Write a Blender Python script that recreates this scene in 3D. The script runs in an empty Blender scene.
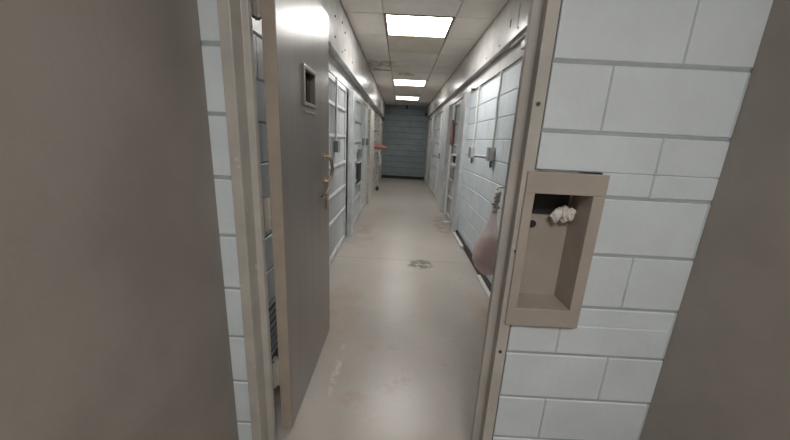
import bpy, bmesh, math, random
from mathutils import Vector, Matrix
random.seed(7)
S = bpy.context.scene
COL = S.collection
PI = math.pi

# ------------------------------------------------------------------ materials
class NT:
    def __init__(self, name):
        self.m = bpy.data.materials.new(name); self.m.use_nodes = True
        self.t = self.m.node_tree; self.b = self.t.nodes['Principled BSDF']
        self.co = self.t.nodes.new('ShaderNodeTexCoord').outputs['Object']
    def put(self, sock, v):
        if hasattr(v, 'node'): self.t.links.new(v, sock)
        elif v is not None: sock.default_value = v
    def noise(self, scale, detail=4, rough=.55, vec=None, dist=0):
        n = self.t.nodes.new('ShaderNodeTexNoise'); n.inputs['Scale'].default_value = scale
        n.inputs['Detail'].default_value = detail; n.inputs['Roughness'].default_value = rough
        n.inputs['Distortion'].default_value = dist
        self.put(n.inputs['Vector'], vec if vec is not None else self.co); return n.outputs['Fac']
    def scaled(self, sx, sy, sz):
        n = self.t.nodes.new('ShaderNodeMapping'); n.inputs['Scale'].default_value = (sx, sy, sz)
        self.put(n.inputs['Vector'], self.co); return n.outputs['Vector']
    def ramp(self, f, a, b, lo=0, hi=1):
        n = self.t.nodes.new('ShaderNodeMapRange'); n.interpolation_type = 'SMOOTHSTEP'
        n.inputs['From Min'].default_value = a; n.inputs['From Max'].default_value = b
        n.inputs['To Min'].default_value = lo; n.inputs['To Max'].default_value = hi
        self.put(n.inputs['Value'], f); return n.outputs['Result']
    def math(self, op, a, b=None):
        n = self.t.nodes.new('ShaderNodeMath'); n.operation = op
        self.put(n.inputs[0], a)
        if b is not None: self.put(n.inputs[1], b)
        return n.outputs[0]
    def mix(self, f, a, b):
        n = self.t.nodes.new('ShaderNodeMix'); n.data_type = 'RGBA'
        self.put(n.inputs[0], f)
        for i, v in ((6, a), (7, b)):
            self.put(n.inputs[i], v if hasattr(v, 'node') else (*v, 1))
        return n.outputs[2]
    def xyz(self):
        n = self.t.nodes.new('ShaderNodeSeparateXYZ'); self.put(n.inputs[0], self.co)
        return n.outputs
    def spot(self, x, y, rx, ry):
        # 1 in the middle of an ellipse on the floor plane, 0 outside it
        q = self.xyz()
        dx = self.math('DIVIDE', self.math('SUBTRACT', q[0], x), rx)
        dy = self.math('DIVIDE', self.math('SUBTRACT', q[1], y), ry)
        d = self.math('ADD', self.math('MULTIPLY', dx, dx), self.math('MULTIPLY', dy, dy))
        return self.ramp(d, 1.0, .15)
    def bump(self, h, strength=.3, dist=.01):
        n = self.t.nodes.new('ShaderNodeBump'); n.inputs['Strength'].default_value = strength
        n.inputs['Distance'].default_value = dist
        self.put(n.inputs['Height'], h); self.t.links.new(n.outputs[0], self.b.inputs['Normal'])
    def done(self, color, rough=.5, metal=0, spec=None):
        self.put(self.b.inputs['Base Color'], color if hasattr(color, 'node') else (*color, 1))
        self.put(self.b.inputs['Roughness'], rough); self.b.inputs['Metallic'].default_value = metal
        if spec is not None: self.b.inputs['Specular IOR Level'].default_value = spec
        return self.m

def paint(name, col, rough=.4, var=.12, mottle=6, bscale=60, bstr=.12, chips=None, chip_amt=.66, chip_scale=14, bdist=.004):
    k = NT(name)
    dark = tuple(c*(1-var) for c in col); light = tuple(min(1, c*(1+var)) for c in col)
    c = k.mix(k.ramp(k.noise(mottle), .3, .7), dark, light)
    if chips:
        f = k.ramp(k.noise(chip_scale, 8, .7), chip_amt, chip_amt+.03)
        c = k.mix(f, c, chips)
    k.bump(k.noise(bscale, 6), bstr, bdist)
    return k.done(c, rough)

M = {}
M['block']   = paint('pale_block_paint', (.60,.66,.70), .34, .05, 5, 45, .5, chips=(.33,.30,.27), chip_amt=.735, chip_scale=7)
M['endblock']= paint('slate_block_paint', (.26,.32,.34), .5, .10, 4, 45, .4)
M['taupe']   = paint('taupe_wall_paint', (.29,.26,.235), .5, .10, 3, 45, .4)
M['mortar']  = paint('mortar_paint', (.34,.38,.40), .7, .08, 8, 60, .3)
M['soffit']  = paint('soffit_steel_paint', (.56,.55,.535), .24, .12, 5, 22, .30, chips=(.27,.22,.18), chip_amt=.66, chip_scale=9)
M['gate']    = paint('gate_grey_paint', (.60,.625,.635), .34, .10, 7, 40, .2, chips=(.20,.15,.12), chip_amt=.70, chip_scale=13)
M['post']    = paint('post_grey_paint', (.54,.57,.585), .30, .10, 6, 30, .25, chips=(.22,.16,.12), chip_amt=.69, chip_scale=8)
M['cream']   = paint('worn_cream_paint', (.58,.54,.49), .4, .12, 8, 30, .25, chips=(.24,.12,.07), chip_amt=.60, chip_scale=9)
M['frame']   = paint('worn_frame_paint', (.42,.40,.37), .38, .10, 7, 40, .3, chips=(.56,.53,.48), chip_amt=.63, chip_scale=22)
M['box']     = paint('taupe_steel_paint', (.36,.32,.28), .42, .08, 5, 40, .2, chips=(.52,.48,.42), chip_amt=.72, chip_scale=20)
M['leafedge']= paint('tan_edge_paint', (.40,.34,.285), .45, .08, 6, 40, .2, chips=(.22,.17,.13), chip_amt=.72)
M['white']   = paint('white_paint', (.72,.72,.70), .35, .06, 20, 60, .1)
M['grey']    = paint('grey_metal', (.22,.24,.25), .4, .1, 20, 60, .1)
M['tile']    = paint('ceiling_tile_paint', (.50,.455,.42), .6, .07, 3, 90, .3, chips=(.36,.30,.25), chip_amt=.73, chip_scale=4)
M['tilegap'] = paint('ceiling_gap', (.34,.29,.25), .8, .1)
M['tantile'] = paint('tan_ceiling_panel', (.44,.37,.29), .55, .08, 5, 90, .2)
M['trimring']= paint('light_trim_paint', (.20,.155,.11), .5, .1)
M['rubber']  = paint('black_rubber', (.018,.017,.016), .5, .2)
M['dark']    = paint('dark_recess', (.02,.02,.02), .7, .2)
M['joint']   = paint('shaded_block_joint', (.32,.355,.375), .7, .1)  # darker than the blocks: shade of the recessed joints put into the colour
M['endjoint']= paint('shaded_slate_joint', (.20,.24,.25), .7, .1)  # end wall joints, groove shade painted in as a darker tone
M['cell']    = paint('cell_wall_paint', (.66,.68,.68), .6, .06)
M['steel']   = NT('worn_brass_steel').done((.50,.40,.28), .28, 1)
M['screw']   = NT('dark_screw').done((.10,.08,.07), .4, .6)
M['skin']    = paint('skin', (.50,.20,.145), .5, .1, 20, 80, .1)
M['orangecloth'] = paint('faded_red_cloth', (.36,.15,.125), .8, .2, 20, 40, .4)
M['paper']   = paint('white_crumpled_paper', (.62,.59,.56), .6, .1, 30, 60, .5)
M['shirt']   = paint('jail_shirt_cloth', (.40,.13,.09), .8, .1, 20, 60, .3)
M['pants']   = paint('grey_cloth', (.20,.20,.22), .8, .1, 20, 60, .3)
M['hair']    = paint('dark_hair', (.03,.022,.018), .6, .2)

# rust stained ceiling tile colour is part of the tile mesh: stain with a shape of its own
k = NT('ceiling_tile_stained')
c = k.mix(k.ramp(k.noise(3), .3, .7), (.72,.67,.62), (.80,.75,.70))
for (x, y, rx, ry) in ((-.52,5.7,.16,.5), (-.30,5.55,.22,.25), (.02,6.3,.2,.2)):
    f = k.math('MULTIPLY', k.spot(x, y, rx, ry), k.ramp(k.noise(9, 6), .35, .65))
    c = k.mix(k.math('MULTIPLY', f, .85), c, (.24,.15,.085))
k.bump(k.noise(90, 6), .25, .003); M['tile'] = k.done(c, .6)
k = NT('tan_panel_with_ring')
q = k.xyz()
dx = k.math('SUBTRACT', q[0], .11); dy = k.math('SUBTRACT', q[1], 4.36)
d = k.math('POWER', k.math('ADD', k.math('MULTIPLY', dx, dx), k.math('MULTIPLY', dy, dy)), .5)
c = k.mix(k.ramp(k.noise(5), .3, .7), (.57,.51,.43), (.63,.57,.485))
ring = k.math('MULTIPLY', k.ramp(d, .10, .12), k.ramp(d, .15, .13))
c = k.mix(k.math('MULTIPLY', ring, .5), c, (.55,.49,.40))
k.bump(k.noise(90, 6), .2, .003); M['tantile'] = k.done(c, .55)

# diffuser
def lamp_mat(name, e):
    k = NT(name); k.b.inputs['Emission Color'].default_value = (1,.975,.935,1)
    k.b.inputs['Emission Strength'].default_value = e
    return k.done((.8,.8,.78), .4)
M['lamp_a'] = lamp_mat('lamp_diffuser', 20); M['lamp_b'] = lamp_mat('lamp_diffuser_older', 12); M['lamp_c'] = lamp_mat('lamp_diffuser_dim', 6)
M['lamp_e'] = lamp_mat('lamp_diffuser_entry', 31)
M['glass'] = NT('dark_window_glass').done((.03,.035,.035), .08)

# door leaf: glossy brown grey paint, orange peel and vertical wear
k = NT('brown_door_paint')
streak = k.noise(1, 6, .6, k.scaled(14, 14, 1.2))
c = k.mix(k.ramp(streak, .3, .7), (.215,.185,.162), (.25,.215,.19))
k.bump(k.noise(70, 3), .16, .002)
M['leaf'] = k.done(c, .30, 0, .7)

# floor
k = NT('worn_floor_paint')
big = k.noise(1.4, 6, .6)
c = k.mix(k.ramp(big, .3, .7), (.43,.395,.355), (.49,.452,.408))
c = k.mix(k.ramp(k.noise(40, 4), .45, .8, 0, .18), c, (.30,.26,.22))
q = k.xyz()
# expansion joint across the corridor
wob = k.math('MULTIPLY', k.math('SUBTRACT', k.noise(2.5), .5), .06)
yy = k.math('ABSOLUTE', k.math('SUBTRACT', k.math('ADD', q[1], wob), 3.52))
c = k.mix(k.math('MULTIPLY', k.ramp(yy, .014, .004), .38), c, (.20,.17,.15))
def fstain(c, x, y, rx, ry, col, amt, ns=14, lo=.42, hi=.52):
    f = k.math('MULTIPLY', k.spot(x, y, rx, ry), k.ramp(k.noise(ns, 6, .65), lo, hi))
    return k.mix(k.math('MULTIPLY', f, amt), c, col)
c = fstain(c, .30, 3.42, .17, .17, (.13,.115,.085), .95, 11, .46, .50)
c = fstain(c, .20, 3.36, .07, .06, (.13,.115,.10), .8, 20, .42, .5)
c = fstain(c, -.42, 2.35, .20, .65, (.40,.23,.11), .38, 6, .35, .6)
c = fstain(c, -.50, 4.4, .28, .6, (.30,.17,.09), .42, 5, .38, .62)
c = fstain(c, -.50, 4.9, .2, .5, (.26,.17,.10), .4, 7, .38, .62)
c = fstain(c, .80, 2.3, .18, .5, (.42,.27,.15), .45, 6, .38, .62)
c = fstain(c, .68, 2.95, .22, .6, (.28,.13,.10), .75, 26, .60, .66)
c = fstain(c, .60, 2.7, .30, .8, (.72,.68,.63), .8, 30, .64, .70)
c = fstain(c, .78, 5.3, .2, .8, (.25,.18,.12), .6, 8, .4, .6)
c = fstain(c, -.19, 1.42, .09, .07, (.42,.24,.21), .38, 12, .38, .55)
c = fstain(c, -.02, 1.50, .07, .05, (.42,.24,.21), .38, 12, .38, .55)
c = fstain(c, .20, 1.9, .5, .6, (.36,.24,.20), .45, 5, .56, .68)
c = fstain(c, -.32, 1.66, .03, .28, (.75,.72,.67), .5, 20, .45, .6)
k.bump(k.noise(26, 5), .12, .003)
M['floor'] = k.done(c, k.ramp(big, .3, .7, .29, .35), 0, .5)

# plastic bag
k = NT('clear_plastic_bag')
k.b.inputs['Alpha'].default_value = .55
k.bump(k.noise(24, 6, .6, None, 1.2), .8, .02)
def translucent(k, col, amt):
    t = k.t; tr = t.nodes.new('ShaderNodeBsdfTranslucent'); tr.inputs[0].default_value = (*col, 1)
    mx = t.nodes.new('ShaderNodeMixShader'); mx.inputs[0].default_value = amt
    out = t.nodes['Material Output']
    t.links.new(k.b.outputs[0], mx.inputs[1]); t.links.new(tr.outputs[0], mx.inputs[2]); t.links.new(mx.outputs[0], out.inputs[0])
M['bag'] = k.done((.93,.84,.82), .30); translucent(k, (.95,.86,.84), .35)
k = NT('bag_contents')
M['bagin'] = (k.bump(k.noise(18, 5), .8, .02), k.done(k.mix(k.ramp(k.noise(13), .42, .58), (.88,.70,.67), (.50,.17,.15)), .6))[1]
translucent(k, (.9,.62,.58), .35)

# ------------------------------------------------------------------ mesh helpers
class MB:
    def __init__(s): s.v = []; s.f = []; s.mi = []
    def add(s, vs, fs, mi=0):
        o = len(s.v); s.v += [tuple(v) for v in vs]; s.f += [tuple(i+o for i in f) for f in fs]; s.mi += [mi]*len(fs)
        return s
    def box(s, x0, x1, y0, y1, z0, z1, b=0.0, mi=0):
        if x0 > x1: x0, x1 = x1, x0
        if y0 > y1: y0, y1 = y1, y0
        if z0 > z1: z0, z1 = z1, z0
        b = min(b, (x1-x0)*.45, (y1-y0)*.45, (z1-z0)*.45)
        if b <= 0:
            vs = [(x, y, z) for z in (z0, z1) for y in (y0, y1) for x in (x0, x1)]
            return s.add(vs, [(0,2,3,1),(4,5,7,6),(0,1,5,4),(2,6,7,3),(0,4,6,2),(1,3,7,5)], mi)
        bm = bmesh.new()
        vs = [bm.verts.new((x, y, z)) for z in (z0, z1) for y in (y0, y1) for x in (x0, x1)]
        for f in [(0,2,3,1),(4,5,7,6),(0,1,5,4),(2,6,7,3),(0,4,6,2),(1,3,7,5)]: bm.faces.new([vs[i] for i in f])
        bmesh.ops.bevel(bm, geom=bm.edges[:], offset=b, segments=2, affect='EDGES', profile=.6)
        bm.verts.index_update()
        s.add([v.co[:] for v in bm.verts], [[v.index for v in f.verts] for f in bm.faces], mi); bm.free(); return s
    def tube(s, pts, r, n=10, mi=0):
        pts = [Vector(p) for p in pts]; rs = r if isinstance(r, (list, tuple)) else [r]*len(pts)
        vs = []; up = None
        for i, p in enumerate(pts):
            d = (pts[min(i+1, len(pts)-1)]-pts[max(i-1, 0)]).normalized()
            if up is None: up = Vector((0,0,1)) if abs(d.z) < .9 else Vector((1,0,0))
            a = d.cross(up).normalized(); b = a.cross(d).normalized(); up = b
            vs += [p+(a*math.cos(2*PI*j/n)+b*math.sin(2*PI*j/n))*rs[i] for j in range(n)]
        fs = [(i*n+j, i*n+(j+1)%n, (i+1)*n+(j+1)%n, (i+1)*n+j) for i in range(len(pts)-1) for j in range(n)]
        fs += [tuple(range(n))[::-1], tuple((len(pts)-1)*n+j for j in range(n))]
        return s.add(vs, fs, mi)
    def prism_z(s, poly, z0, z1, mi=0):
        n = len(poly)
        vs = [(x, y, z0) for x, y in poly]+[(x, y, z1) for x, y in poly]
        return s.add(vs, [tuple(range(n))[::-1], tuple(range(n, 2*n))]+[(i, (i+1)%n, n+(i+1)%n, n+i) for i in range(n)], mi)
    def blob(s, c, r, seed=0, amp=.15, nu=20, nv=14, shape=None, mi=0):
        rnd = random.Random(seed); ph = [rnd.uniform(0, 6.28) for _ in range(8)]
        vs = []
        for i in range(nv+1):
            t = PI*i/nv
            for j in range(nu):
                u = 2*PI*j/nu
                k_ = 1+amp*(math.sin(3*u+ph[0]+2*t)*.5+math.sin(5*u+ph[1]-3*t)*.3+math.sin(4*t+ph[2])*.3+math.sin(7*u+5*t+ph[3])*.25)
                p = Vector((math.sin(t)*math.cos(u)*r[0]*k_, math.sin(t)*math.sin(u)*r[1]*k_, math.cos(t)*r[2]*(1+amp*.3*math.sin(2*u+ph[4]))))
                if shape: p = shape(p)
                vs.append(Vector(c)+p)
        fs = [(i*nu+j, (i+1)*nu+j, (i+1)*nu+(j+1)%nu, i*nu+(j+1)%nu) for i in range(nv) for j in range(nu)]
        return s.add(vs, fs, mi)
    def build(s, name, mat, parent=None, smooth=False, loc=None):
        me = bpy.data.meshes.new(name); me.from_pydata(s.v, [], s.f); me.update()
        for m in (mat if isinstance(mat, (list, tuple)) else [mat]): me.materials.append(m)
        for p, i in zip(me.polygons, s.mi): p.material_index = i
        bm = bmesh.new(); bm.from_mesh(me); bmesh.ops.recalc_face_normals(bm, faces=bm.faces[:])
        if smooth:
            for f in bm.faces: f.smooth = True
            for e in bm.edges:
                if len(e.link_faces) == 2 and e.calc_face_angle(0) > .7: e.smooth = False
        bm.to_mesh(me); bm.free()
        o = bpy.data.objects.new(name, me); COL.objects.link(o)
        if parent: o.parent = parent
        if loc: o.location = loc
        return o

def tag(o, label=None, cat=None, group=None, kind=None):
    if label: o['label'] = label
    if cat: o['category'] = cat
    if group: o['group'] = group
    if kind: o['kind'] = kind
    return o
def thing(name, label, cat, loc=(0,0,0), group=None):
    o = bpy.data.objects.new(name, None); COL.objects.link(o); o.location = loc; o.empty_display_size = .1
    return tag(o, label, cat, group)
def struct(o, label=None):
    return tag(o, label=label, kind='structure')

CH = .2032                                             # one block course
def block_wall(mb, fixed, axis, n, u0, u1, z0, z1, thick, ph=0.0, L=.4064, base_mi=1, g=.005, d=.0045, gv=.002):
    """painted block masonry; axis 'x': wall runs along x at y=fixed; n = side it faces"""
    def P(u, w, z): return (u, fixed+n*w, z) if axis == 'x' else (fixed+n*w, u, z)
    a = P(u0, -d, z0); b = P(u1, -thick, z1); mb.box(a[0], b[0], a[1], b[1], a[2], b[2], 0, base_mi)
    k0 = int(math.floor(z0/CH))
    for k_ in range(k0, int(math.ceil(z1/CH))+1):
        za, zb = max(z0, k_*CH+g), min(z1, (k_+1)*CH-g)
        if zb-za < .012: continue
        off = ph+(L/2 if k_ % 2 else 0)
        j0 = int(math.floor((u0-off)/L))-1
        for j in range(j0, int(math.ceil((u1-off)/L))+2):
            ua, ub = max(u0, off+j*L+gv), min(u1, off+(j+1)*L-gv)
            if ub-ua < .012: continue
            e = .004; eh = .0015
            o_ = [P(ua, -d, za), P(ub, -d, za), P(ub, -d, zb), P(ua, -d, zb)]
            i_ = [P(ua+eh, 0, za+e), P(ub-eh, 0, za+e), P(ub-eh, 0, zb-e), P(ua+eh, 0, zb-e)]
            mb.add(o_+i_, [(4,5,6,7),(0,1,5,4),(1,2,6,5),(2,3,7,6),(3,0,4,7)], 0)
    return mb

HC = 2.54; DY = 1.054; FAR = 11.65
# ------------------------------------------------------------------ setting
fl = MB().box(-2.9, 3.1, -2.6, FAR+.2, -.12, 0).build('floor', M['floor']); struct(fl)

# ceiling: slab plus flush tiles with thin gaps
xl = [-.605, -.232, .462, .84]
yl = [1.25, 1.55, 2.15, 2.8, 3.45, 4.11, 4.83, 5.45, 6.07, 6.83, 7.56, 8.1, 8.7, 9.33, 10.14, 10.85, FAR]
LIGHTS = [(3.45, 4.11), (6.83, 7.56), (9.33, 10.14)]
cb = MB(); cb.box(-2.9, 3.1, -2.6, FAR+.2, HC+.09, HC+.2, 0, 1)
tan = []
for i in range(3):
    for j in range(len(yl)-1):
        if i == 1 and (yl[j], yl[j+1]) in LIGHTS: continue
        if i == 1 and j in (5, 14): tan.append((i, j)); continue
        g = .004
        cb.box(xl[i]+g, xl[i+1]-g, yl[j]+g, yl[j+1]-g, HC, HC+.04, .004, 0)
cb.box(-2.9, 3.1, -2.6, 1.25, HC, HC+.05, 0, 0)
ceil = struct(cb.build('ceiling', [M['tile'], M['tilegap']]))
for (i, j) in tan:
    o = MB().box(xl[i]+.005, xl[i+1]-.005, yl[j]+.005, yl[j+1]-.005, HC-.002, HC+.04, .004).build('ceiling_panel', M['tantile'], ceil)
    tag(o, label='tan ceiling panel behind a lamp')
# dark open gap where a stained tile has dropped
MB().box(-.56, -.25, 6.0, 6.05, HC-.006, HC+.004, .002).build('tile_gap', M['tilegap'], ceil)

# end wall
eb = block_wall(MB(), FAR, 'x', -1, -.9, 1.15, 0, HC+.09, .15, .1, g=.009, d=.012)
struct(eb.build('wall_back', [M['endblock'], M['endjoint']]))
struct(MB().box(-.78, 1.0, FAR-.014, FAR-.0005, 0, .105, .004).build('baseboard_back', M['rubber']))

# corridor side walls
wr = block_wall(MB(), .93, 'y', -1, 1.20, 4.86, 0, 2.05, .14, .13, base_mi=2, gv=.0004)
# cell backs, partitions and the masonry above the gates
wr.box(2.9, 3.0, 4.9, FAR, 0, 2.3, 0, 1); wr.box(1.06, 3.0, 4.72, 4.86, 0, 2.6, 0, 1)
for y in (6.72, 9.7): wr.box(1.06, 2.9, y, y+.14, 0, 2.6, 0, 1)
wr.box(1.06, 3.0, 4.86, FAR, 2.3, 2.4, 0, 1)
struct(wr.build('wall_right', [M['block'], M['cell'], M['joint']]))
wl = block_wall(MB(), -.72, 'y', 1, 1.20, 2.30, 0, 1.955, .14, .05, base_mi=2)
wl.box(-2.9, -2.8, 2.3, FAR, 0, 2.3, 0, 1); wl.box(-2.8, -.86, 2.2, 2.3, 0, 2.6, 0, 1)
for y in (4.42, 7.45, 9.9): wl.box(-2.8, -.83, y, y+.14, 0, 2.6, 0, 1)
wl.box(-2.9, -.86, 2.3, FAR, 2.3, 2.4, 0, 1)
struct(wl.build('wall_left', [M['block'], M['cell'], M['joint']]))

# boxed steel soffits along both sides, with the gate track housings under them
def soffit(name, x_in, x_out, z, track, sy):
    s_ = 1 if x_out > x_in else -1
    top = HC+.085
    mb = MB()
    plates = [1.21]+sy+[FAR-.30]
    for a, b in zip(plates, plates[1:]):
        mb.box(x_in, x_in+s_*.012, a+.0025, b-.0025, z, top, .002)                       # face plate
    mb.box(x_in+s_*.012, x_out, 1.21, FAR-.31, z+.004, z+.016)                            # underside
    mb.box(x_in+s_*.012, x_out, FAR-.32, FAR-.30, z, top)                                 # end plate
    mb.box(x_in-s_*.004, x_in+s_*.012, 1.21, FAR-.30, z-.012, z+.006, .004)               # rolled lip
    for (a, b, zz) in track:
        mb.box(x_in+s_*a, x_in+s_*b if b else x_out, 1.21, FAR-.02, zz, z+.004, .004)
    return struct(mb.build(name, M['soffit']))
sl = soffit('trim_1', -.605, -.86, 2.10, [(.09, None, 1.957)], [3.385, 5.8, 8.2])
sr = soffit('trim_2', .84, 1.07, 2.20, [(.07, None, 2.052)], [4.6, 7.0, 9.3])
sc = MB().tube([(0,0,0),(-.006,0,0)], .009, 8); scr = None
def screws(par, x, s_, pts):
    global scr
    for y, z in pts:
        if scr is None: scr = sc.build('screw', M['screw'], par); o = scr
        else: o = scr.copy(); COL.objects.link(o); o.parent = par
        o.location = (x, y, z); o.rotation_euler = (0, 0, 0 if s_ < 0 else PI)
screws(sl, -.605, 1, [(2.98,2.345),(2.98,2.19),(3.46,2.36),(3.47,2.21),(3.30,2.40),(3.31,2.155),(3.94,2.2),(2.3,2.35),(2.3,2.2),(4.9,2.25),(5.75,2.2),(6.6,2.2),(7.6,2.2)])
screws(sr, .84, -1, [(2.70,2.235),(3.17,2.235),(3.62,2.235),(4.2,2.235),(2.2,2.235),(5.2,2.235),(6.2,2.235),(7.4,2.235)])
MB().box(.865, .885, 1.21, 2.95, 2.165, 2.20, .003).box(.89, .91, 1.21, 2.75, 2.10, 2.20, .003).build('track_rail', M['soffit'], sr)
MB().box(.838, .842, 2.90, 2.925, 2.30, 2.36, .001).build('slot', M['dark'], sr)
MB().box(.836, .842, 2.72, 2.735, 2.24, 2.4, .001).build('seam', M['soffit'], sr)

# ------------------------------------------------------------------ pillars between the cells
def pillar(idx, x_face, x_back, y0, y1, top, mat, plinth=True):
    s_ = 1 if x_back > x_face else -1
    mb = MB().box(x_face, x_back, y0, y1, 0, top, .008)
    mb.box(x_face+s_*.03, x_back, y0-.012, y0, .0, top, .003)
    if plinth: mb.box(x_face-s_*.006, x_back, y0-.006, y1+.006, 0, .045, .006)
    return struct(mb.build('trim_%d' % idx, mat))
pillar(3, -.637, -.705, 4.32, 4.52, 1.957, M['post'])
pillar(4, -.640, -.83, 6.75, 7.62, 1.957, M['cream'])
pillar(5, -.645, -.83, 9.75, 10.55, 1.957, M['cream'])
pillar(6, -.655, -.83, 11.25, 11.60, 1.957, M['cream'])
pillar(7, .872, 1.05, 6.30, 7.15, 2.052, M['post'])
pillar(8, .885, 1.05, 9.25, 9.85, 2.052, M['post'])
pillar(9, .90, 1.05, 10.9, 11.55, 2.052, M['cream'])
# narrow channel post that ends the block wall on the right
mb = MB().box(.868, .932, 4.66, 4.72, 0, 2.052, .006).box(.868, .88, 4.70, 4.93, 0, 2.052, .004).box(.868, 1.05, 4.89, 4.93, 0, 2.052, .004)
struct(mb.build('trim_10', M['post']))

# ------------------------------------------------------------------ barred cell gates
barb = MB().tube([(0,0,0),(0,0,1)], .011, 8); barm = None
def gate(label, side, x, y0, y1, z0, z1, bars_z, pitch=.11):
    """side -1: on the left, corridor face looks to +x"""
    global barm
    s_ = -side                                       # towards the corridor
    t = thing('cell_gate', label, 'gate', (x, (y0+y1)/2, 0), 'barred cell gates')
    ox, oy = x, (y0+y1)/2
    L = lambda a, b, c, d, e, f: (a-ox, b-ox, c-oy, d-oy, e, f)
    fr = MB()
    fr.box(*L(x-.022, x+.022, y0, y0+.045, z0, z1), .004); fr.box(*L(x-.022, x+.022, y1-.045, y1, z0, z1), .004)
    fr.box(*L(x-.022, x+.022, y0+.045, y1-.045, z0, z0+.06), .004); fr.box(*L(x-.022, x+.022, y0+.045, y1-.045, z1-.05, z1), .004)
    fr.build('gate_frame', M['gate'], t)
    n = max(2, int((y1-y0-.09)/pitch))
    for i in range(1, n):
        y = y0+.045+(y1-y0-.09)*i/n
        if barm is None: barm = barb.build('bar', M['gate'], t, True); b = barm
        else: b = barm.copy(); COL.objects.link(b); b.parent = t
        b.location = (0, y-oy, z0+.06); b.scale = (1, 1, z1-z0-.11)
    for z in bars_z:
        MB().box(*L(x+s_*.008, x+s_*.026, y0+.03, y1-.03, z-.016, z+.016), .003).build('crossbar', M['gate'], t)
    return t, ox, oy
HZ = [1.69, 1.386, 1.07, .765, .47]
gates = []
gates.append(gate('nearest barred cell gate on the left, behind the open brown door', -1, -.72, 2.33, 4.15, .03, 1.95, HZ, .07))
gates.append(gate('second barred cell gate on the left, just past the grey steel pillar', -1, -.70, 4.60, 5.62, .03, 1.95, [1.62, 1.32, 1.02, .72, .42]))
gates.append(gate('dark barred gate far down on the left where an arm reaches out', -1, -.735, 7.72, 9.68, .03, 1.95, [1.6, 1.3, 1.0, .6, .3], .18))
gates.append(gate('last short barred gate on the left before the end wall', -1, -.735, 10.6, 11.2, .03, 1.95, [1.6, 1.2, .8, .4], .16))
gates.append(gate('barred gate on the right with red cloth hanging on its bars', 1, .948, 5.10, 6.26, .03, 2.04, [1.70, 1.34, 1.03, .72, .42], .12))
gates.append(gate('second barred gate on the right, past the wide grey pillar', 1, .948, 7.2, 9.2, .03, 2.04, [1.7, 1.34, 1.03, .72, .42], .12))
gates.append(gate('last barred gate on the right before the end wall', 1, .948, 9.9, 10.85, .03, 2.04, [1.7, 1.34, 1.03, .72, .42], .14))
# lock boxes / food slots as parts of their gates
def gpart(gi, name, mat, *boxes, bevel=.004, label=None):
    t, ox, oy = gates[gi]; m = MB()
    for b in boxes: m.box(b[0]-ox, b[1]-ox, b[2]-oy, b[3]-oy, b[4], b[5], bevel)
    o = m.build(name, mat, t)
    if label: o['label'] = label
    return o
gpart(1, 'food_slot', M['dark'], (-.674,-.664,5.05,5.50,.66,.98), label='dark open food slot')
gpart(1, 'slot_shelf', M['gate'], (-.674,-.635,5.02,5.53,.985,1.0))
gpart(1, 'slot_shelf', M['gate'], (-.674,-.64,5.02,5.53,.64,.655))
gpart(1, 'lock_box', M['grey'], (-.674,-.635,5.15,5.40,1.06,1.20))
gpart(4, 'lock_plate', M['gate'], (.912,.926,5.14,5.40,.09,1.98))
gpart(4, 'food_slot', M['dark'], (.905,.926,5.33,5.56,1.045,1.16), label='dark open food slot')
gpart(4, 'slot_shelf', M['white'], (.86,.926,5.28,5.60,1.165,1.185))
gpart(4, 'slot_shelf', M['white'], (.86,.926,5.28,5.60,1.00,1.02))
gpart(4, 'lock_box', M['grey'], (.90,.926,5.3,5.55,.76,.92))
gpart(4, 'door_stile', M['white'], (.905,.926,5.86,6.02,.04,2.03), label='white upright stile')
gpart(4, 'floor_bracket', M['white'], (.79,.926,5.32,5.37,.0,.045))
gpart(5, 'door_stile', M['white'], (.905,.926,7.6,7.85,.04,2.03))
gpart(5, 'lock_box', M['grey'], (.88,.926,7.35,7.55,1.0,1.12))
gpart(5, 'cable', M['dark'], (.91,.926,7.62,7.64,.75,1.02))

# solid sliding door between the second gate and the cream pillar on the left
t = thing('cell_door', 'solid pale steel cell door on the left between gate and cream pillar', 'door', (-.70, 6.185, 0))
MB().box(-.03, .0, -.54, .54, .03, 1.95, .005).build('door_panel', M['gate'], t)
MB().box(.0, .012, -.54, -.49, .03, 1.95, .003).box(.0, .012, .49, .54, .03, 1.95, .003).box(.0, .012, -.49, .49, .03, .10, .003).box(.0,.012,-.05,.0,.1,1.9,.003).build('edge_strip', M['gate'], t)
for y in (-.40, .30):
    MB().box(.0, .05, y, y+.09, 1.24, 1.37, .006).build('lock_box', M['grey'], t)
t = None

# ------------------------------------------------------------------ entrance wall, door frame, vestibule
mb = MB()
XL, XR = -.62, 1.04
block_wall(mb, DY, 'x', -1, XL-.12, -.535, 0, HC+.05, .14, -.06)
block_wall(mb, DY, 'x', -1, .445, XR+.12, 0, .735, .14, .02)
block_wall(mb, DY, 'x', -1, .445, XR+.12, 1.30, HC+.05, .14, .02)
block_wall(mb, DY, 'x', -1, .665, XR+.12, .735, 1.30, .14, .02)
block_wall(mb, DY, 'x', -1, -.535, .445, 2.10, HC+.05, .14, .02)
mb.box(-.86, -.74, 1.07, 1.2, 0, HC+.05, 0, 1); mb.box(XR+.12, XR+.14, 1.07, 1.2, 0, HC+.05, 0, 1)
struct(mb.build('wall_front', [M['block'], M['mortar']]))
wvl = MB().box(XL-.12, XL, -2.5, DY-.001, 0, HC+.05)
struct(wvl.build('wall_entry_left', [M['taupe'], M['taupe']]))
wvr = MB().box(XR, XR+.12, -2.5, DY-.001, 0, HC+.05)
struct(wvr.build('wall_entry_right', [M['taupe'], M['taupe']]))
struct(block_wall(MB(), -2.5, 'x', 1, XL-.12, XR+.12, 0, HC+.05, .1, 0).build('wall_entry_back', [M['taupe'], M['taupe']]))

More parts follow.
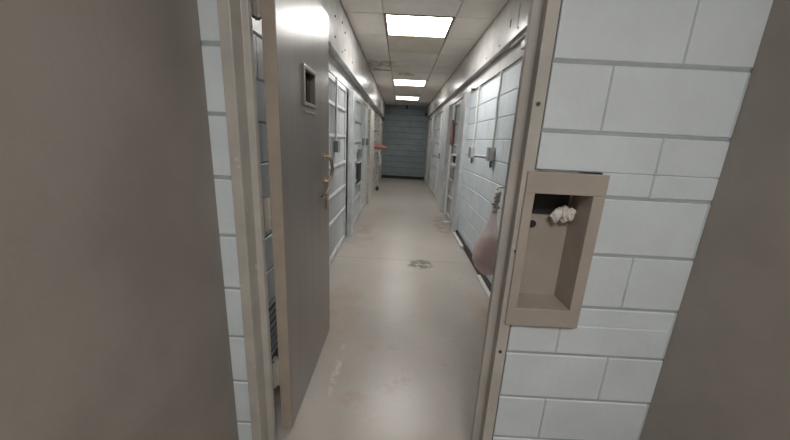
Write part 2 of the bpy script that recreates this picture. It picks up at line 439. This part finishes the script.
# hollow metal frame: face, rebate and stop
pl = [(-.556,1.040),(-.519,1.040),(-.512,1.094),(-.489,1.094),(-.487,1.116),(-.530,1.120),(-.530,1.205),(-.556,1.205)]
pr_ = [(.436,1.040),(.436,1.205),(.420,1.205),(.420,1.120),(.372,1.116),(.373,1.094),(.405,1.094),(.397,1.040)]
fm = MB().prism_z(pl, 0, 2.10).prism_z(pr_, 0, 2.10)
fm.box(-.556, .436, 1.040, 1.205, 2.065, 2.12, .003)
frame = struct(fm.build('trim_11', M['frame']))
bv = frame.modifiers.new('bevel', 'BEVEL'); bv.width = .003; bv.segments = 2; bv.limit_method = 'ANGLE'
for z in (.62, 1.02, 1.5):
    MB().tube([(.414,1.042,z),(.414,1.036,z)], .006, 10).build('frame_screw', M['screw'], frame)

# ------------------------------------------------------------------ open door leaf
dr = bpy.data.objects.new('door_1', None); COL.objects.link(dr); dr.location = (-.475, 1.215, 0); struct(dr)
ox, oy = -.475, 1.215
W0, W1, Z0, Z1 = 1.52, 1.70, 1.515, 1.665
lf = MB()
lf.box(-.025, .025, 0, W0-oy, .012, 2.032, 0); lf.box(-.025, .025, W1-oy, .815, .012, 2.032, 0)
lf.box(-.025, .025, W0-oy-.002, W1-oy+.002, .012, Z0, 0); lf.box(-.025, .025, W0-oy-.002, W1-oy+.002, Z1, 2.032, 0)
lf.build('door_leaf', M['leaf'], dr)
MB().box(-.0235, .0235, -.003, .0, .013, 2.03, .001).build('edge_channel', M['leafedge'], dr)['label'] = 'tan painted door edge'
wf = MB()
for (a, b, c_, d_) in ((W0-.012, W1+.012, Z0-.012, Z0+.006), (W0-.012, W1+.012, Z1-.006, Z1+.012), (W0-.012, W0+.008, Z0, Z1), (W1-.008, W1+.012, Z0, Z1)):
    wf.box(.02, .033, a-oy, b-oy, c_, d_, .003)
wfo = wf.build('window_frame', M['leaf'], dr)
MB().box(-.004, .004, W0-oy, W1-oy, Z0, Z1).build('pane', M['glass'], wfo)
MB().box(.0245, .031, W0-oy-.004, W1-oy+.004, Z0-.042, Z0-.030, .002).build('window_ledge', M['leafedge'], dr)
# bent pull handle near the free edge
pts = [(.02, .68, 1.255), (.045, .685, 1.255), (.064, .70, 1.235), (.070, .705, 1.185), (.064, .70, 1.135), (.045, .685, 1.112), (.02, .68, 1.112)]
def smooth(pts, n=6):
    P = [Vector(p) for p in pts]; out = []
    for i in range(len(P)-1):
        a, b, c_, d_ = P[max(i-1,0)], P[i], P[i+1], P[min(i+2,len(P)-1)]
        for j in range(n):
            t_ = j/n
            out.append(.5*((2*b)+(c_-a)*t_+(2*a-5*b+4*c_-d_)*t_*t_+(3*b-a-3*c_+d_)*t_**3))
    return out+[P[-1]]
hd = MB().tube(smooth(pts), .0095, 12)
for z in (1.255, 1.112): hd.tube([(.024,.68,z),(.031,.68,z)], .020, 16)
hd.build('pull_handle', M['steel'], dr, True)
lk = MB().tube([(.024,.745,1.03),(.034,.745,1.03)], .022, 16).box(.022,.034,.72,.77,.93,1.0,.004)
lk.build('lock_cylinder', M['steel'], dr, True)
MB().tube(smooth([(.03,.60,1.03),(.045,.63,1.045),(.047,.70,1.07),(.036,.75,1.095)]), .006, 8).build('latch_lever', M['steel'], dr, True)
# inset lock plate on the hinge edge, and hinges
MB().box(-.017, .019, -.0055, -.002, 1.025, 1.135, .001).build('hinge_plate', M['leafedge'], dr)
for z in (.26, 1.0, 1.75):
    h_ = MB().tube([(-.040,-.020,z),(-.040,-.020,z+.13)], .008, 12)
    h_.box(-.052, -.036, -.03, .02, z, z+.13, .001).box(-.036,-.022,-.012,.004,z,z+.13,.001)
    h_.build('hinge', M['frame'], dr, True)

# ------------------------------------------------------------------ recessed steel box in the wall right of the door
t = thing('wall_box', 'taupe steel recessed box set in the block wall right of the doorway', 'box', (.55, 1.05, .74))
x0, x1, z0, z1 = .440-.55, .665-.55, 0.0, .555
i0, i1, j0, j1 = -.105, .085, .070, .485
MB().box(-.137, .125, -.020, .004, 0, j0, .003).box(-.137, .125, -.020, .004, j1, z1, .003).box(-.137, i0, -.020, .004, j0, j1, .002).box(i1, .125, -.020, .004, j0, j1, .002).build('face_frame', M['box'], t)
MB().box(i0, i1, .10, .108, j0, j1).box(i0-.006, i0, .004, .108, j0-.006, j1+.006).box(i1, i1+.006, .004, .108, j0-.006, j1+.006).box(i0, i1, .004, .108, j0-.008, j0).box(i0, i1, .004, .108, j1, j1+.008).build('recess', M['box'], t)
MB().tube([(-.048,.101,.355),(-.048,.094,.355)], .014, 18).build('keyhole', M['dark'], t)
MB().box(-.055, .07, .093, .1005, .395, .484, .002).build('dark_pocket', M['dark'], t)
p = MB()
for i in range(5):
    p.blob((.57+.012*i+random.uniform(-.004,.004), 1.115+.006*(i%2), 1.135+.008*((i*7)%3)), (.016,.014,.024), i+3, .35, 12, 8)
pz = p.build('crumpled_paper', M['paper'], None)
tag(pz, 'crumpled white paper stuffed in the top of the recessed wall box', 'paper')

# ------------------------------------------------------------------ ceiling lamps
def lamp(label, x0, x1, y0, y1, mat):
    cx, cy = (x0+x1)/2, (y0+y1)/2
    t = thing('ceiling_light', label, 'ceiling light', (cx, cy, HC), 'ceiling panel lights')
    w, d = (x1-x0)/2-.004, (y1-y0)/2-.004
    MB().box(-w, w, -d, -d+.022, -.004, .07, .003).box(-w, w, d-.022, d, -.004, .07, .003).box(-w, -w+.022, -d+.022, d-.022, -.004, .07, .003).box(w-.022, w, -d+.022, d-.022, -.004, .07, .003).build('light_frame', M['trimring'], t)
    MB().box(-w+.022, w-.022, -d+.022, d-.022, .006, .016).build('diffuser', M[mat], t)
lamp('nearest and largest of the bright square ceiling lights', xl[1], xl[2], 3.45, 4.11, 'lamp_a')
lamp('middle of the three bright ceiling lights along the corridor', xl[1], xl[2], 6.83, 7.56, 'lamp_b')
lamp('farthest bright ceiling light, close to the dark end wall', xl[1], xl[2], 9.33, 10.14, 'lamp_c')
# the entry's own lamp, behind the camera
def entry_lamp(x, y):
    t = thing('ceiling_light', 'ceiling light of the entry room before the doorway', 'ceiling light', (x, y, HC-.06))
    MB().box(-.33,.33,-.33,.33,.03,.06,.004).build('light_frame', M['trimring'], t)
    MB().box(-.30,.30,-.30,.30,.018,.03,.004).build('diffuser', M['lamp_e'], t)
entry_lamp(.25, -.9)

# ------------------------------------------------------------------ right wall fittings
def wall_conduit(label, y, zb, zt, bends):
    t = thing('switch_box', label, 'electrical box', (.93, y, zb), 'switch boxes with conduits on the right wall')
    MB().box(-.058, -.001, -.045, .045, 0, .125, .004).build('box', M['white'], t)
    MB().box(-.062, -.058, -.05, .05, -.004, .129, .002).build('cover_plate', M['grey'], t)
    pts = [(-.022, 0, .125)]+[(-.018, b, .125+(zt-zb-.125)*f) for f, b in bends]
    MB().tube(smooth(pts), .0115, 10).build('conduit', M['white'], t, True)
    MB().tube([(-.022, 0, 0), (-.022, 0, -.03), (-.020, 0, -.065)], .0115, 10).build('conduit_stub', M['grey'], t, True)
    return t
wall_conduit('farther small grey electrical box with thin white conduit on right block wall', 4.12, 1.20, 2.05, [(.3,.0),(.7,.02),(1,.0)])
wall_conduit('nearer grey electrical box with white conduit, beside the door frame', 3.24, 1.215, 2.05, [(.3,.0),(.62,.03),(.8,.0),(1,.01)])
tag(MB().tube([(.922,3.29,1.25),(.922,4.07,1.235)], .006, 10).build('wall_conduit', M['white'], None, True), 'short white conduit running level between the two electrical boxes', 'conduit')
tag(MB().tube([(.885,4.36,2.052),(.885,4.36,2.03)], [.03,.022], 16).build('ceiling_sensor', M['rubber'], None, True), 'small black round sensor under the right-hand steel soffit', 'sensor')

# black strip and white kerb pieces along the foot of the right wall
struct(MB().box(.905, .93, 1.21, 4.84, 0, .085, .004).build('baseboard_right', M['rubber']))
k1 = MB().box(.865, .904, 1.3, 3.10, 0, .045, .006); tag(k1.build('floor_rail', M['white']), 'white painted floor rail under the hanging plastic bag', 'floor rail', 'white rails on the floor at right')
k2 = MB().box(.865, .904, 4.02, 4.80, 0, .05, .006); tag(k2.build('floor_rail', M['white']), 'short white floor rail between black strip and grey post', 'floor rail', 'white rails on the floor at right')
struct(MB().box(-.72, -.70, 1.21, 2.3, 0, .085, .004).build('baseboard_left', M['rubber']))

# louvred vent low on the left wall, seen through the hinge gap
t = thing('wall_vent', 'dark louvred vent low on left wall behind the door hinges', 'vent', (-.72, 1.66, .10))
MB().box(.001, .008, -.22, .22, 0, .30).build('vent_back', M['dark'], t)
MB().box(.001,.02,-.235,-.22,-.01,.31,.002).box(.001,.02,.22,.235,-.01,.31,.002).box(.001,.02,-.22,.22,-.01,0,.002).box(.001,.02,-.22,.22,.30,.31,.002).build('vent_frame', M['grey'], t)
for i in range(6):
    z = .03+i*.045
    MB().add([(.008,-.22,z+.018),(.02,-.22,z),(.02,.22,z),(.008,.22,z+.018),(.006,-.22,z+.015),(.018,-.22,z-.003),(.018,.22,z-.003),(.006,.22,z+.015)],
             [(0,1,2,3),(7,6,5,4),(0,4,5,1),(1,5,6,2),(2,6,7,3),(3,7,4,0)]).build('louvre', M['grey'], t)

# ------------------------------------------------------------------ left wall fittings
t = thing('switch_box', 'grey electrical box with white conduit beside the door handle', 'electrical box', (-.70, 3.44, 1.215))
MB().box(.004, .05, -.06, .06, 0, .115, .004).build('box', M['grey'], t)
MB().tube([(.022, -.03, .115), (.022, -.03, .45), (.024, -.02, .62), (.022, -.03, .735)], .012, 10).build('conduit', M['white'], t, True)
# small fittings high on the end wall
tag(MB().box(.115,.175,FAR-.07,FAR+.002,2.42,2.54,.01).build('camera_box', M['rubber']), 'small black box high on the end wall under the last light', 'camera')
tag(MB().box(.79,.85,FAR-.10,FAR-.001,2.22,2.32,.01).build('speaker_box', M['rubber']), 'small black box high at right corner of the end wall', 'box')
tag(MB().box(-.64,-.56,8.63,8.82,0,.09,.02).build('door_stop', M['rubber']), 'black lump on the floor at the far cream pillar', 'door stop')

# ------------------------------------------------------------------ hanging plastic bag
t = thing('plastic_bag', 'pinkish clear plastic bag of rubbish hanging beside the door frame', 'bag', (.79, 2.52, 1.02)); t.scale = (1, 1, .86)
def bag_mesh(scale, seed, amp):
    mb = MB(); nu, nv = 36, 40; vs = []
    prof = [(0,.008),(.05,.016),(.09,.022),(.13,.018),(.20,.024),(.28,.034),(.36,.048),(.44,.080),(.52,.112),(.62,.130),(.70,.124),(.77,.095),(.81,.05),(.825,.015)]
    rnd = random.Random(seed); ph = [rnd.uniform(0,6.28) for _ in range(6)]
    for i in range(nv+1):
        s_ = .825*i/nv
        for (a, ra), (b, rb) in zip(prof, prof[1:]):
            if a <= s_ <= b: r = ra+(rb-ra)*(s_-a)/(b-a); break
        for j in range(nu):
            u = 2*PI*j/nu
            w = 1+amp*(.5*math.sin(9*u+ph[0]+s_*3)*(1-min(1,s_))+.35*math.sin(4*u+ph[1]+s_*9)+.25*math.sin(6*u-s_*22+ph[2]))
            rr = r*scale*w
            vs.append((math.cos(u)*rr*.95-.015*s_, math.sin(u)*rr*1.15+.02*math.sin(s_*6), -s_))
    fs = [(i*nu+j, i*nu+(j+1)%nu, (i+1)*nu+(j+1)%nu, (i+1)*nu+j) for i in range(nv) for j in range(nu)]
    fs += [tuple(range(nu)), tuple(nv*nu+j for j in range(nu))[::-1]]
    return mb.add(vs, fs)
bag_mesh(1.05, 3, .12).build('bag_film', M['bag'], t, True)
ct = MB()
for i, (x, y, z, r) in enumerate([(-.02,0,-.70,.095),(.0,.03,-.60,.09),(-.015,-.04,-.62,.085),(-.01,.0,-.50,.06),(-.0,.0,-.74,.07)]):
    ct.blob((x, y, z), (r*1.02, r*1.2, r*.85), i+11, .16, 18, 12)
ct.build('bag_contents', M['bagin'], t, True)
kn = MB()
for i in range(6): kn.blob((random.uniform(-.008,.008), random.uniform(-.012,.012), -.02-.035*i), (.024,.030,.026), i, .4, 12, 8)
kn.build('twisted_neck', M['paper'], t, True)['label'] = 'white twisted neck'
tag(MB().tube(smooth([(.928,2.52,1.045),(.86,2.52,1.05),(.79,2.52,1.04),(.787,2.52,1.01)]), .005, 8).build('wall_hook', M['steel'], None, True), 'thin metal hook the plastic bag hangs from', 'hook')

# red cloth on the right gate
cm = MB(); nu, nv = 10, 14; vs = []
for sgn in (0, 1):
    for i in range(nv+1):
        s_ = i/nv
        for j in range(nu+1):
            u = j/nu-.5
            w = .03+.13*s_**.8
            vs.append((.893+.010*math.sin(u*14+s_*5)-.006*sgn, 5.83+u*w*1.6+.02*math.sin(s_*5), 1.74-.40*s_+.02*math.sin(u*9)))
n1 = (nu+1)*(nv+1)
fs = []
for i in range(nv):
    for j in range(nu):
        a = i*(nu+1)+j; q4 = (a, a+1, a+nu+2, a+nu+1); fs.append(q4); fs.append(tuple(v+n1 for v in q4)[::-1])
rim = [j for j in range(nu+1)]+[i*(nu+1)+nu for i in range(1, nv+1)]+[nv*(nu+1)+j for j in range(nu-1, -1, -1)]+[i*(nu+1) for i in range(nv-1, 0, -1)]
for a, b in zip(rim, rim[1:]+rim[:1]): fs.append((a, b, b+n1, a+n1))
tag(cm.add(vs, fs).build('cloth', M['orangecloth'], None, True), 'red cloth hanging from the bars of the right-hand gate', 'cloth')
# white cloth below the arm on the left
cm = MB().tube(smooth([(-.69,9.0,1.08),(-.60,9.02,1.0),(-.58,9.0,.88),(-.56,9.03,.76),(-.60,9.02,.66)]), [.02]*6+[.035]*6+[.03]*6+[.04]*6+[.02], 10)
tag(cm.build('rag', M['white'], None, True), 'white rag hanging from the far left gate below the arm', 'cloth')

# ------------------------------------------------------------------ person behind the far left gate, one arm out through the bars
def skin_mesh(name, mat, pts, edges, radii, parent=None, root=0, lv=2):
    me = bpy.data.meshes.new(name); me.from_pydata(pts, edges, []); o = bpy.data.objects.new(name, me); COL.objects.link(o)
    if parent: o.parent = parent
    md = o.modifiers.new('skin', 'SKIN'); md.use_smooth_shade = True
    for i, r in enumerate(radii):
        r = r if isinstance(r, tuple) else (r, r)
        me.skin_vertices[0].data[i].radius = r; me.skin_vertices[0].data[i].use_root = (i == root)
    sb = o.modifiers.new('sub', 'SUBSURF'); sb.levels = lv; sb.render_levels = lv
    me.materials.append(mat); return o
per = thing('person', 'person in the far left cell reaching one bare arm out through bars', 'person', (-1.12, 9.12, 0))
# local coordinates: person faces +x (the corridor)
B = [(0,0,.95),(0,0,1.10),(0,0,1.28),(0,0,1.42),(0,0,1.50),(.01,0,1.56),(.02,0,1.64),(.01,0,1.70),
     (0,.10,.90),(.02,.11,.50),(0,.11,.09),(.12,.13,.035),
     (0,-.10,.90),(.02,-.11,.50),(0,-.11,.09),(.12,-.13,.035),
     (0,.17,1.39),(.02,.22,1.12),(.08,.24,.88),
     (.02,-.16,1.39),(.16,-.15,1.24),(.42,-.14,1.165),(.66,-.14,1.14),(.70,-.14,1.135)]
E_ = [(0,1),(1,2),(2,3),(3,4),(4,5),(5,6),(6,7),(0,8),(8,9),(9,10),(10,11),(0,12),(12,13),(13,14),(14,15),(3,16),(16,17),(17,18),(3,19),(19,20),(20,21),(21,22),(22,23)]
R_ = [(.14,.10),(.13,.09),(.16,.10),(.12,.08),.055,.06,.085,.06,.085,.055,.042,.035,.085,.055,.042,.035,.06,.043,.028,.085,.08,.074,.055,(.056,.034)]
body = skin_mesh('body', M['skin'], B, E_, R_, per)
# hand: palm is the end of the arm; five separate curled fingers and a thumb
for i, (dy, dz, l) in enumerate([(.028,.006,.070),(.010,.010,.080),(-.010,.008,.076),(-.028,.002,.060)]):
    a = Vector((.70,-.14+dy,1.135+dz))
    skin_mesh('finger', M['skin'], [a+Vector((-.02,0,0)), a+Vector((.03,0,0)), a+Vector((.03+l*.45,0,-.010)), a+Vector((.03+l*.8,0,-.030))], [(0,1),(1,2),(2,3)], [.011,.0095,.009,.0075], per, 0, 1)
a = Vector((.675,-.105,1.135))
skin_mesh('thumb', M['skin'], [a, a+Vector((.022,.022,-.004)), a+Vector((.055,.032,-.012))], [(0,1),(1,2)], [.013,.011,.009], per, 0, 1)
hh = MB().blob((.0,0,1.715), (.098,.085,.09), 2, .05, 20, 12)
hh.build('hair', M['hair'], per, True)
for sy_ in (-1, 1):
    MB().blob((.095,.03*sy_,1.655), (.012,.013,.011), 1, .0, 10, 8).build('eye', M['white'], per, True)
    MB().blob((.015,.088*sy_,1.64), (.018,.010,.03), 1, .05, 10, 8).build('ear', M['skin'], per, True)
MB().blob((.112,0,1.63), (.02,.014,.022), 1, .05, 10, 8).build('nose', M['skin'], per, True)
MB().blob((.098,0,1.585), (.012,.026,.007), 1, .05, 10, 8).build('mouth', M['orangecloth'], per, True)
sh = skin_mesh('shirt', M['shirt'], [(0,0,.88),(0,0,1.10),(0,0,1.28),(0,0,1.42),(0,.17,1.40),(.01,.20,1.24),(.02,-.16,1.40),(.09,-.155,1.31)],
               [(0,1),(1,2),(2,3),(3,4),(4,5),(3,6),(6,7)], [(.155,.115),(.15,.11),(.175,.115),(.12,.085),.075,.065,.075,.066], per)
skin_mesh('trousers', M['pants'], [(0,0,.95),(0,.10,.88),(.02,.11,.50),(0,.11,.10),(0,-.10,.88),(.02,-.11,.50),(0,-.11,.10)],
          [(0,1),(1,2),(2,3),(0,4),(4,5),(5,6)], [(.15,.11),.10,.07,.062,.10,.07,.062], per)

# ------------------------------------------------------------------ world and camera
w = bpy.data.worlds.new('world'); S.world = w; w.use_nodes = True
w.node_tree.nodes['Background'].inputs[0].default_value = (.6,.6,.6,1); w.node_tree.nodes['Background'].inputs[1].default_value = .05
F, P_, Y_, R0 = 316.6, .254, -.0061, .0505
cp, sp, c0, s0 = math.cos(P_), math.sin(P_), math.cos(Y_), math.sin(Y_)
fwd = Vector((s0*cp, c0*cp, -sp)); r0 = Vector((c0, -s0, 0)); d0 = fwd.cross(r0)
right = math.cos(R0)*r0-math.sin(R0)*d0; down = math.cos(R0)*d0+math.sin(R0)*r0
cam = bpy.data.cameras.new('camera'); co = bpy.data.objects.new('camera', cam); COL.objects.link(co)
co.matrix_world = Matrix(((right.x, -down.x, -fwd.x, 0), (right.y, -down.y, -fwd.y, 0), (right.z, -down.z, -fwd.z, 1.372), (0,0,0,1)))
cam.sensor_fit = 'HORIZONTAL'; cam.sensor_width = 36; cam.lens = F*36/790; cam.shift_y = 2/790; cam.clip_start = .02
S.camera = co
S.view_settings.view_transform = 'Standard'; S.view_settings.look = 'None'
S.view_settings.exposure = .25; S.view_settings.gamma = 1; S.view_settings.use_curve_mapping = False
